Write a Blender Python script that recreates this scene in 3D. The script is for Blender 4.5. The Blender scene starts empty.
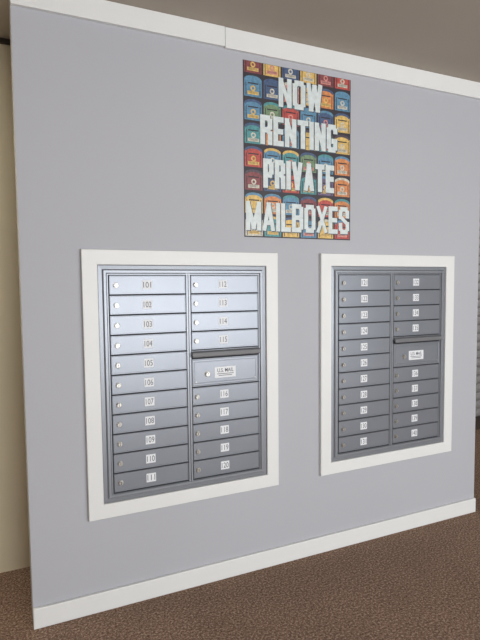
import bpy, bmesh, math, random
from mathutils import Vector, Matrix
random.seed(4)
S=bpy.context.scene
S.view_settings.view_transform='Standard'
S.view_settings.look='None'
S.view_settings.exposure=0.0

def lin(c):
    return tuple(((v/255)/12.92 if v/255<=0.04045 else (((v/255)+0.055)/1.055)**2.4) for v in c)+(1.0,)

MATS={}
def mat(name,rgb,rough=0.6,metal=0.0,var=0.0,vscale=4.0,bump=0.0,bscale=200.0,spec=0.5):
    if name in MATS: return MATS[name]
    m=bpy.data.materials.new(name); m.use_nodes=True
    nt=m.node_tree; b=nt.nodes['Principled BSDF']
    b.inputs['Roughness'].default_value=rough; b.inputs['Metallic'].default_value=metal
    b.inputs['Specular IOR Level'].default_value=spec
    c=lin(rgb)
    tc=nt.nodes.new('ShaderNodeTexCoord')
    n=nt.nodes.new('ShaderNodeTexNoise'); n.inputs['Scale'].default_value=vscale; n.inputs['Detail'].default_value=4
    nt.links.new(tc.outputs['Object'],n.inputs['Vector'])
    r=nt.nodes.new('ShaderNodeValToRGB')
    r.color_ramp.elements[0].position=0.3; r.color_ramp.elements[1].position=0.7
    r.color_ramp.elements[0].color=tuple(v*(1-var) for v in c[:3])+(1,)
    r.color_ramp.elements[1].color=tuple(min(1,v*(1+var)) for v in c[:3])+(1,)
    nt.links.new(n.outputs['Fac'],r.inputs['Fac']); nt.links.new(r.outputs['Color'],b.inputs['Base Color'])
    if bump>0:
        n2=nt.nodes.new('ShaderNodeTexNoise'); n2.inputs['Scale'].default_value=bscale; n2.inputs['Detail'].default_value=3
        nt.links.new(tc.outputs['Object'],n2.inputs['Vector'])
        bp=nt.nodes.new('ShaderNodeBump'); bp.inputs['Strength'].default_value=bump; bp.inputs['Distance'].default_value=0.002
        nt.links.new(n2.outputs['Fac'],bp.inputs['Height']); nt.links.new(bp.outputs['Normal'],b.inputs['Normal'])
    MATS[name]=m; return m

def carpet():
    m=bpy.data.materials.new('carpet_heather'); m.use_nodes=True
    nt=m.node_tree; b=nt.nodes['Principled BSDF']; b.inputs['Roughness'].default_value=0.95; b.inputs['Specular IOR Level'].default_value=0.1
    tc=nt.nodes.new('ShaderNodeTexCoord')
    n=nt.nodes.new('ShaderNodeTexNoise'); n.inputs['Scale'].default_value=100; n.inputs['Detail'].default_value=6; n.inputs['Roughness'].default_value=0.85
    nt.links.new(tc.outputs['Object'],n.inputs['Vector'])
    r=nt.nodes.new('ShaderNodeValToRGB'); e=r.color_ramp.elements
    e[0].position=0.37; e[0].color=lin((70,52,44)); e[1].position=0.64; e[1].color=lin((206,181,160))
    x=e.new(0.5); x.color=lin((134,109,94))
    nt.links.new(n.outputs['Fac'],r.inputs['Fac'])
    n2=nt.nodes.new('ShaderNodeTexNoise'); n2.inputs['Scale'].default_value=6; n2.inputs['Detail'].default_value=4
    nt.links.new(tc.outputs['Object'],n2.inputs['Vector'])
    mp=nt.nodes.new('ShaderNodeMapRange'); mp.inputs['To Min'].default_value=0.85; mp.inputs['To Max'].default_value=1.15
    nt.links.new(n2.outputs['Fac'],mp.inputs['Value'])
    mx=nt.nodes.new('ShaderNodeVectorMath'); mx.operation='SCALE'
    nt.links.new(r.outputs['Color'],mx.inputs[0]); nt.links.new(mp.outputs['Result'],mx.inputs['Scale'])
    nt.links.new(mx.outputs['Vector'],b.inputs['Base Color'])
    bp=nt.nodes.new('ShaderNodeBump'); bp.inputs['Strength'].default_value=0.7; bp.inputs['Distance'].default_value=0.005
    nt.links.new(n.outputs['Fac'],bp.inputs['Height']); nt.links.new(bp.outputs['Normal'],b.inputs['Normal'])
    return m

class MB:
    def __init__(s): s.v=[]; s.f=[]; s.mi=[]; s.mats=[]
    def m(s,mt):
        if mt not in s.mats: s.mats.append(mt)
        return s.mats.index(mt)
    def face(s,pts,mt):
        i=len(s.v); s.v+= [tuple(p) for p in pts]; s.f.append(tuple(range(i,i+len(pts)))); s.mi.append(s.m(mt))
    def box(s,x0,x1,y0,y1,z0,z1,mt):
        i=len(s.v)
        s.v+=[(x0,y0,z0),(x1,y0,z0),(x1,y1,z0),(x0,y1,z0),(x0,y0,z1),(x1,y0,z1),(x1,y1,z1),(x0,y1,z1)]
        for q in ((0,3,2,1),(4,5,6,7),(0,1,5,4),(1,2,6,5),(2,3,7,6),(3,0,4,7)):
            s.f.append(tuple(i+k for k in q)); s.mi.append(s.m(mt))
    def ring(s,x0,x1,z0,z1,prof,mt,cap=False):
        # mitred frame: prof list of (inset, y) swept round the rectangle, facing -Y
        i=len(s.v)
        for d,y in prof:
            s.v+=[(x0+d,y,z0+d),(x1-d,y,z0+d),(x1-d,y,z1-d),(x0+d,y,z1-d)]
        for k in range(len(prof)-1):
            a=i+4*k; b=a+4
            for j in range(4):
                s.f.append((a+j,a+(j+1)%4,b+(j+1)%4,b+j)); s.mi.append(s.m(mt))
        if cap:
            a=i+4*(len(prof)-1); s.f.append((a,a+1,a+2,a+3)); s.mi.append(s.m(mt))
    def cyl(s,x,z,prof,mt,n=24,cap=True):
        i=len(s.v)
        for r,y in prof:
            for k in range(n):
                t=2*math.pi*k/n; s.v.append((x+r*math.cos(t),y,z+r*math.sin(t)))
        for k in range(len(prof)-1):
            for j in range(n):
                a=i+n*k
                s.f.append((a+j,a+(j+1)%n,a+n+(j+1)%n,a+n+j)); s.mi.append(s.m(mt))
        if cap:
            a=i+n*(len(prof)-1); s.f.append(tuple(a+j for j in range(n))); s.mi.append(s.m(mt))
    def text(s,body,x0,x1,z0,z1,y,mt,offset=0.0,space=1.0):
        cu=bpy.data.curves.new('t','FONT'); cu.body=body; cu.size=1.0; cu.offset=offset; cu.space_character=space
        cu.resolution_u=6
        o=bpy.data.objects.new('t',cu); S.collection.objects.link(o)
        bpy.context.view_layer.update()
        me=bpy.data.meshes.new_from_object(o.evaluated_get(bpy.context.evaluated_depsgraph_get()))
        xs=[v.co.x for v in me.vertices]; ys=[v.co.y for v in me.vertices]
        a,b,c,d=min(xs),max(xs),min(ys),max(ys)
        i=len(s.v)
        for v in me.vertices:
            s.v.append((x0+(v.co.x-a)/(b-a)*(x1-x0),y,z0+(v.co.y-c)/(d-c)*(z1-z0)))
        for p in me.polygons:
            s.f.append(tuple(i+k for k in p.vertices)); s.mi.append(s.m(mt))
        bpy.data.objects.remove(o); bpy.data.curves.remove(cu); bpy.data.meshes.remove(me)
    def obj(s,name,parent=None,loc=(0,0,0)):
        me=bpy.data.meshes.new(name); me.from_pydata(s.v,[],s.f)
        for mt in s.mats: me.materials.append(mt)
        for p,k in zip(me.polygons,s.mi): p.material_index=k
        me.update()
        o=bpy.data.objects.new(name,me); S.collection.objects.link(o); o.location=loc
        if parent: o.parent=parent
        return o

def boxobj(name,x0,x1,y0,y1,z0,z1,mt,bev=0.0):
    b=MB(); cx,cy,cz=(x0+x1)/2,(y0+y1)/2,(z0+z1)/2
    b.box(x0-cx,x1-cx,y0-cy,y1-cy,z0-cz,z1-cz,mt); o=b.obj(name,loc=(cx,cy,cz))
    if bev:
        md=o.modifiers.new('bevel','BEVEL'); md.width=bev; md.segments=2
    return o

# ---------- materials ----------
M_wall=mat('wall_paint_grey',(182,184,191),0.65,var=0.012,vscale=1.5,bump=0.15,bscale=350,spec=0.4)
M_white=mat('white_trim_paint',(231,233,233),0.45,var=0.01,bump=0.05,bscale=60)
M_cream=mat('cream_paint',(236,224,196),0.8,var=0.02)
M_ceil=mat('ceiling_paint',(176,167,156),0.9,var=0.03,vscale=2,bump=0.3,bscale=120)
M_carpet=carpet()
M_room=mat('room_wall_paint',(195,193,188),0.8,var=0.02)
M_dark=mat('dark_wood',(60,50,44),0.6,var=0.2,vscale=8)
M_shut=mat('shutter_steel',(150,150,150),0.5,0.2,var=0.03)
M_metal=mat('cabinet_grey_enamel',(146,151,159),0.38,0.45,var=0.02,vscale=6)
M_door=mat('door_grey_enamel',(138,143,152),0.36,0.45,var=0.03,vscale=5)
M_gap=mat('shadow_gap_black',(36,38,42),0.7)
M_hood=mat('slot_hood_enamel',(140,142,147),0.35,0.4,var=0.02)
M_chrome=mat('lock_chrome',(190,188,184),0.35,0.8)
M_key=mat('keyhole_dark',(30,30,30),0.6)
M_label=mat('label_white',(232,235,240),0.5)
M_ink=mat('label_ink',(92,96,106),0.6)

# ---------- room ----------
CZ=2.685
boxobj('floor',-3.5,7.0,-5.5,5.0,-0.1,0.0,M_carpet)
boxobj('ceiling',-3.5,7.0,-5.5,5.0,CZ,CZ+0.1,M_ceil)
WX0,WX1=-0.309,2.338
boxobj('wall_north',WX0,WX1,0.0,0.16,0.0,CZ,M_wall)
boxobj('wall_back',-3.5,2.2,0.54,0.66,0.0,CZ,M_cream)
boxobj('trim_1',-3.5,2.2,0.52,0.54,CZ-0.022,CZ,M_dark)
boxobj('wall_west',-3.6,-3.5,-5.5,5.0,0,CZ,M_room)
boxobj('wall_east',7.0,7.1,-5.5,5.0,0,CZ,M_room)
boxobj('wall_far',-3.5,7.0,5.0,5.1,0,CZ,M_room)
# ribbed roller shutter beyond the partition
b=MB()
sx0,sx1,sy=2.9,6.0,1.36
n=28; zt=2.5; hh=(zt-0.12)/n
for k in range(n):
    z=0.12+k*hh
    p=[(0.0,z),(-0.018,z+hh*0.2),(-0.022,z+hh*0.5),(-0.018,z+hh*0.8),(0.0,z+hh)]
    for a,c in zip(p,p[1:]):
        b.face([(sx0,sy+a[0],a[1]),(sx1,sy+a[0],a[1]),(sx1,sy+c[0],c[1]),(sx0,sy+c[0],c[1])],M_shut)
b.box(sx0,sx1,sy-0.03,sy+0.02,0.0,0.12,M_dark)
b.box(sx0-0.08,sx0,sy-0.05,sy+0.05,0,CZ-0.002,M_shut); b.box(sx1,sx1+0.08,sy-0.05,sy+0.05,0,CZ-0.002,M_shut)
b.box(sx0,sx1,sy-0.12,sy+0.05,zt,CZ-0.002,M_shut)
b.obj('door_1')
# south wall with window opening
wx0,wx1,wz0,wz1=-0.5,4.5,0.35,2.25
b=MB()
b.box(-3.5,wx0,-5.6,-5.5,0,CZ,M_room); b.box(wx1,7.0,-5.6,-5.5,0,CZ,M_room)
b.box(wx0,wx1,-5.6,-5.5,0,wz0,M_room); b.box(wx0,wx1,-5.6,-5.5,wz1,CZ,M_room)
b.obj('wall_south')
b=MB()
for k in range(5):
    x=wx0+(wx1-wx0-0.06)*k/4
    b.box(x,x+0.06,-5.58,-5.52,wz0,wz1,M_white)
b.box(wx0,wx1,-5.58,-5.52,wz0,wz0+0.05,M_white); b.box(wx0,wx1,-5.58,-5.52,wz1-0.05,wz1,M_white)
b.obj('window_1')

# baseboard + top trim
boxobj('baseboard_north',WX0+0.0,WX1,-0.016,0.0,0.0,0.09,M_white,0.003)
boxobj('trim_2',WX0,0.616,-0.020,0.0,2.594,CZ-0.001,M_white,0.002)
boxobj('trim_3',0.619,WX1,-0.017,0.0,2.590,CZ-0.001,M_white,0.002)

# ---------- mailbox cabinets ----------
W,H,T=0.8255,1.067,0.067
def lock(b,x,z,y,s=1.0):
    b.cyl(x,z,[(0.0125*s,y+0.001),(0.0125*s,y-0.002),(0.011*s,y-0.0035),(0.0095*s,y-0.0035),(0.0095*s,y-0.008),(0.0082*s,y-0.0095)],M_chrome)
    b.box(x-0.0012,x+0.0012,y-0.0099,y-0.0094,z-0.006,z+0.006,M_key)
def cabinet(ox,oz,nums1,nums2):
    e=bpy.data.objects.new('mailbox_cabinet',None); S.collection.objects.link(e); e.location=(ox,0,oz); e.empty_display_size=0.2
    b=MB(); b.ring(-T,W+T,-T,H+T,[(0,0),(0,-0.018),(0.002,-0.020),(T-0.003,-0.020),(T-0.001,-0.018),(T-0.001,0)],M_white)
    b.obj('white_surround',e)
    b=MB()
    b.ring(0,W,0,H,[(0.0,0.0),(0.0,-0.009),(0.002,-0.011),(0.018,-0.012),(0.024,-0.022),(0.034,-0.022),(0.036,-0.020),(0.036,-0.010)],M_metal)
    b.box(0.03,W-0.03,-0.010,-0.001,0.03,H-0.03,M_gap)
    ix0,ix1,iz0,iz1=0.036,W-0.036,0.030,H-0.036
    mx=(ix0+ix1)/2
    b.ring(ix0+0.002,ix1-0.002,iz0+0.002,iz1-0.002,[(0,-0.010),(0,-0.017),(0.005,-0.017),(0.006,-0.010)],M_metal)
    b.box(mx-0.010,mx-0.0015,-0.019,-0.010,iz0,iz1,M_metal)
    b.box(mx+0.0015,mx+0.010,-0.019,-0.010,iz0,iz1,M_metal)
    b.obj('frame',e)
    z0,z1=iz0+0.010,iz1-0.010
    rp=(z1-z0)/11
    cols=((ix0+0.011,mx-0.013),(mx+0.013,ix1-0.011))
    d=MB(); L=MB(); K=MB()
    def door(x0,x1,za,zb):
        d.ring(x0,x1,za,zb,[(0,-0.010),(0,-0.0185),(0.0015,-0.020),(0.0035,-0.020),(0.0045,-0.0188)],M_door,cap=True)
        d.box(x0+0.004,x1-0.004,-0.0225,-0.0188,za+0.003,za+0.006,M_door)
    def number(x,z,t):
        L.ring(x-0.0225,x+0.0225,z-0.0205,z+0.0205,[(0,-0.0186),(0.0003,-0.0194)],M_label,cap=True)
        L.text(t,x-0.018,x+0.018,z-0.013,z+0.013,-0.01960,M_ink,offset=0.0)
    for i,t in enumerate(nums1):
        zb=z1-rp*i; za=zb-rp+0.005
        door(cols[0][0],cols[0][1],za,zb)
        lock(K,cols[0][0]+0.030,(za+zb)/2-0.002,-0.0188)
        number((cols[0][0]+cols[0][1])/2-0.006,(za+zb)/2,t)
    rows=[0,1,2,3,6,7,8,9,10]
    for i,t in zip(rows,nums2):
        zb=z1-rp*i; za=zb-rp+0.005
        door(cols[1][0],cols[1][1],za,zb)
        lock(K,cols[1][0]+0.024,(za+zb)/2-0.002,-0.0188)
        number((cols[1][0]+cols[1][1])/2-0.012,(za+zb)/2,t)
    x0,x1=cols[1]; zt=z1-rp*4; zl=z1-rp*6+0.005
    d.ring(x0,x1,zl,zt-0.040,[(0,-0.010),(0,-0.0185),(0.0015,-0.020),(0.004,-0.020),(0.006,-0.0185)],M_door,cap=True)
    d.ring(x0+0.012,x1-0.012,zl+0.014,zt-0.054,[(0,-0.0185),(0.001,-0.0200),(0.003,-0.0200),(0.004,-0.0185)],M_door)
    d.box(x0,x1,-0.0185,-0.010,zt-0.006,zt,M_door)
    hy=[(-0.0185,zt-0.002),(-0.036,zt-0.010),(-0.042,zt-0.026),(-0.040,zt-0.030),(-0.0185,zt-0.014)]
    hb=MB()
    for k in range(len(hy)):
        a=hy[k]; c=hy[(k+1)%len(hy)]
        hb.face([(x0-0.002,a[0],a[1]),(x0-0.002,c[0],c[1]),(x1+0.002,c[0],c[1]),(x1+0.002,a[0],a[1])],M_hood)
    hb.face([(x0-0.002,p[0],p[1]) for p in hy],M_hood); hb.face([(x1+0.002,p[0],p[1]) for p in reversed(hy)],M_hood)
    hb.obj('mail_slot_hood',e)
    lx=x0+0.115; lz=(zl+zt-0.040)/2-0.006
    L.ring(lx,lx+0.112,lz-0.027,lz+0.027,[(0,-0.0186),(0.0003,-0.0196)],M_label,cap=True)
    L.text('U.S. MAIL',lx+0.014,lx+0.100,lz+0.000,lz+0.019,-0.0199,M_ink,offset=0.01)
    L.box(lx+0.012,lx+0.100,-0.0199,-0.0197,lz-0.009,lz-0.006,M_ink)
    L.box(lx+0.020,lx+0.092,-0.0199,-0.0197,lz-0.017,lz-0.014,M_ink)
    lock(K,x0+0.078,lz-0.004,-0.0185,1.15)
    for sx in (x0+0.020,x1-0.020):
        K.cyl(sx,zl+0.022,[(0.003,-0.0185),(0.0028,-0.0205)],M_chrome,n=10)
    d.obj('doors',e); L.obj('number_labels',e); K.obj('locks',e)
    return e
cabinet(0.0,0.4965,[str(101+i) for i in range(11)],[str(112+i) for i in range(9)])
cabinet(1.2205,0.4995,[str(121+i) for i in range(11)],[str(132+i) for i in range(9)])

# ---------- poster ----------
PX0,PX1,PZ0,PZ1=0.716,1.352,1.708,2.557
e=bpy.data.objects.new('poster',None); S.collection.objects.link(e); e.location=(PX0,-0.001,PZ0)
PW,PH=PX1-PX0,PZ1-PZ0
M_pbk=mat('poster_ink_black',(54,50,58),0.5)
PC={'r':(186,84,78),'n':(74,94,128),'b':(96,142,172),'t':(84,148,152),'y':(218,184,110),'o':(210,138,88),'m':(134,74,78),'g':(118,144,112),'p':(208,142,134),'k':(84,76,86),'w':(202,198,184),'u':(110,96,128)}
PM={k:mat('poster_ink_'+k,v,0.45,var=0.28,vscale=70) for k,v in PC.items()}
grid=["mynymr","bnpyob","bgrbny","tobyty","rbtgbo","mnrtuo","yobmro","wtybyr"]
b=MB(); b.box(0,PW,-0.0012,0,0,PH,M_pbk)
nr=len(grid)-0.45; cw=PW/6; ch=PH/nr
def clampz(z): return max(0.001,min(PH-0.001,z))
for r,row in enumerate(grid):
    zt=PH-ch*(r-0.45); zb=zt-ch
    for c,k in enumerate(row):
        x0=c*cw+0.005; x1=(c+1)*cw-0.005; w=x1-x0
        A=PM[k]; kk=random.choice('ywkbntkb'); B=PM[random.choice('wwyp')]
        y=-0.0014
        def poly(pts,mt,yy):
            pts=[(x,clampz(z)) for x,z in pts]
            if max(p[1] for p in pts)-min(p[1] for p in pts)<0.001: return
            b.face([(x,yy,z) for x,z in pts],mt)
        pts=[(x0,zb+0.006),(x1,zb+0.006)]
        for t in range(9):
            a=math.pi*t/8; pts.append(((x0+x1)/2+w/2*math.cos(a),zt-0.026+0.020*math.sin(a)))
        poly(pts,A,y)
        po=[];pi=[]
        for t in range(9):
            a=math.pi*t/8
            po.append(((x0+x1)/2+w/2*math.cos(a),zt-0.026+0.020*math.sin(a)))
            pi.append(((x0+x1)/2+w*0.42*math.cos(a),zt-0.034+0.016*math.sin(a)))
        for t in range(8): poly([po[t],po[t+1],pi[t+1],pi[t]],PM[kk],y-0.0001)
        poly([(x0+w*.2,zt-0.046),(x1-w*.2,zt-0.046),(x1-w*.2,zt-0.040),(x0+w*.2,zt-0.040)],M_pbk,y-0.0002)
        cx=(x0+x1)/2; cz=zt-0.066; R=0.014
        poly([(cx+R*math.cos(2*math.pi*t/12),cz+R*math.sin(2*math.pi*t/12)) for t in range(12)],B,y-0.0002)
        poly([(cx+R*.5*math.cos(2*math.pi*t/8),cz+R*.5*math.sin(2*math.pi*t/8)) for t in range(8)],A,y-0.0003)
        poly([(x0+w*.18,zb+0.016),(x1-w*.18,zb+0.016),(x1-w*.18,zb+0.032),(x0+w*.18,zb+0.032)],B,y-0.0002)
        for q in (0.022,0.027): poly([(x0+w*.25,zb+q),(x1-w*.25,zb+q),(x1-w*.25,zb+q+0.0016),(x0+w*.25,zb+q+0.0016)],M_pbk,y-0.0003)
        for sx in (.08,.88): poly([(x0+w*sx,zb+0.010),(x0+w*(sx+.04),zb+0.010),(x0+w*(sx+.04),zt-0.04),(x0+w*sx,zt-0.04)],M_pbk,y-0.0002)
b.obj('printed_sheet',e)
M_ptxt=mat('poster_ink_white',(214,224,225),0.45,var=0.10,vscale=40)
M_pout=mat('poster_ink_slate',(80,90,100),0.45)
G={'N':([[(0,0),(0,1)],[(0,1),(1,0)],[(1,0),(1,1)]],1),
'O':([[(0,.14),(0,.86),(.2,1),(.8,1),(1,.86),(1,.14),(.8,0),(.2,0),(0,.14)]],1),
'W':([[(0,1),(.22,0)],[(.22,0),(.5,.95)],[(.5,.95),(.78,0)],[(.78,0),(1,1)]],1.45),
'R':([[(0,0),(0,1),(.75,1),(1,.88),(1,.64),(.75,.5),(0,.5)],[(.7,.5),(1,.36),(1,0)]],1),
'E':([[(1,1),(0,1),(0,0),(1,0)],[(0,.5),(.9,.5)]],.8),
'T':([[(0,1),(1,1)],[(.5,1),(.5,0)]],.95),
'I':([[(.5,0),(.5,1)]],0),
'G':([[(1,.82),(1,.86),(.8,1),(.2,1),(0,.86),(0,.14),(.2,0),(.75,0),(1,.10),(1,.38),(.7,.38)]],1),
'P':([[(0,0),(0,1),(.75,1),(1,.88),(1,.58),(.75,.44),(0,.44)]],.95),
'V':([[(0,1),(.5,0)],[(.5,0),(1,1)]],1.1),
'A':([[(0,0),(.5,1)],[(.5,1),(1,0)],[(.25,.25),(.75,.25)]],1.1),
'M':([[(0,0),(0,1)],[(0,1),(.5,.05)],[(.5,.05),(1,1)],[(1,1),(1,0)]],1.35),
'L':([[(0,1),(0,0),(1,0)]],.75),
'B':([[(0,0),(0,1),(.75,1),(1,.9),(1,.62),(.8,.52),(0,.52)],[(.8,.52),(1,.42),(1,.12),(.75,0),(0,0)]],1),
'X':([[(0,0),(1,1)],[(0,1),(1,0)]],1.05),
'S':([[(1,.70),(1,.86),(.8,1),(.2,1),(0,.88),(0,.66),(1,.36),(1,.14),(.8,0),(.2,0),(0,.14),(0,.30)]],1)}
def word(b,t,x0,x1,z0,z1,st,grow,y,mt):
    gap=0.006
    tot=sum(G[c][1] for c in t); avail=(x1-x0)-gap*(len(t)-1)-st*len(t)
    k=avail/tot; x=x0
    h=st/2
    for c in t:
        segs,wd=G[c]; cw_=k*wd; cnt=[0]
        A0,A1=x-grow,x+cw_+st+grow; B0,B1=z0-grow,z1+grow
        def quad(p,q,th):
            dx,dz=q[0]-p[0],q[1]-p[1]; l=math.hypot(dx,dz)
            if l<1e-6: return
            dx/=l; dz/=l; ex=th*0.95; nx,nz=-dz*th,dx*th
            pts=[(p[0]-dx*ex+nx,p[1]-dz*ex+nz),(p[0]-dx*ex-nx,p[1]-dz*ex-nz),(q[0]+dx*ex-nx,q[1]+dz*ex-nz),(q[0]+dx*ex+nx,q[1]+dz*ex+nz)]
            pts=[(min(A1,max(A0,a)),min(B1,max(B0,c_))) for a,c_ in pts]
            yy=y-0.00005*cnt[0]; cnt[0]+=1
            b.face([(a,yy,c_) for a,c_ in pts],mt)
        for pl in segs:
            P=[(x+h+cw_*px,z0+h+(z1-z0-st)*pz) for px,pz in pl]
            for p,q in zip(P,P[1:]): quad(p,q,h+grow)
        x+=cw_+st+gap
b=MB()
for t,a,c,zc in (('NOW',.195,.455,2.432),('RENTING',.09,.55,2.238),('PRIVATE',.105,.53,2.026),('MAILBOXES',.008,.628,1.812)):
    z=zc-PZ0; h=0.072
    st=0.0265 if t!='MAILBOXES' else 0.0235
    word(b,t,a+0.003,c+0.003,z-h-0.003,z+h-0.003,st,0.0015,-0.0021,M_pout)
    word(b,t,a,c,z-h,z+h,st,0.0,-0.0029,M_ptxt)
b.obj('headline_lettering',e)

# ---------- lights ----------
def area(name,loc,rot,sx,sy,pw,col):
    l=bpy.data.lights.new(name,'AREA'); l.shape='RECTANGLE'; l.size=sx; l.size_y=sy; l.energy=pw; l.color=col
    o=bpy.data.objects.new(name,l); S.collection.objects.link(o); o.location=loc; o.rotation_euler=rot; return o
area('window_daylight',((wx0+wx1)/2,-5.65,(wz0+wz1)/2),(math.radians(90),0,0),wx1-wx0,wz1-wz0,245,(0.98,0.995,1.0))
area('ceiling_fill',((wx0+wx1)/2,-5.35,0.75),(math.radians(125),0,0),wx1-wx0,0.6,28,(1.0,0.98,0.93))  # added fill inside the window, aimed upward to lift the dark ceiling
area('cream_wall_fill',(-1.5,0.3,2.62),(0,0,0),0.8,0.25,14,(1.0,0.95,0.84))  # added warm fill behind the partition, brightens the cream wall; no actual fixture
area('far_room_light',(4.2,0.6,2.6),(0,0,0),1.0,0.5,12,(1.0,0.96,0.9))
w=bpy.data.worlds.new('World'); S.world=w; w.use_nodes=True
w.node_tree.nodes['Background'].inputs['Color'].default_value=(0.85,0.92,1.0,1); w.node_tree.nodes['Background'].inputs['Strength'].default_value=1.0

# ---------- camera ----------
yaw,pitch,roll=0.4328,-0.065,-0.0101; f=1.0746*480
fw=Vector((math.sin(yaw)*math.cos(pitch),math.cos(yaw)*math.cos(pitch),math.sin(pitch)))
r0=Vector((math.cos(yaw),-math.sin(yaw),0)); u0=r0.cross(fw)
r=r0*math.cos(roll)+u0*math.sin(roll); u=-r0*math.sin(roll)+u0*math.cos(roll)
cd=bpy.data.cameras.new('camera'); cam=bpy.data.objects.new('camera',cd); S.collection.objects.link(cam)
cd.sensor_fit='VERTICAL'; cd.sensor_height=32; cd.lens=f/640*32; cd.clip_start=0.05
M=Matrix.Identity(4)
for i in range(3):
    M[i][0]=r[i]; M[i][1]=u[i]; M[i][2]=-fw[i]
M[0][3],M[1][3],M[2][3]=-0.3844,-2.3202,1.4637
cam.matrix_world=M
S.camera=cam
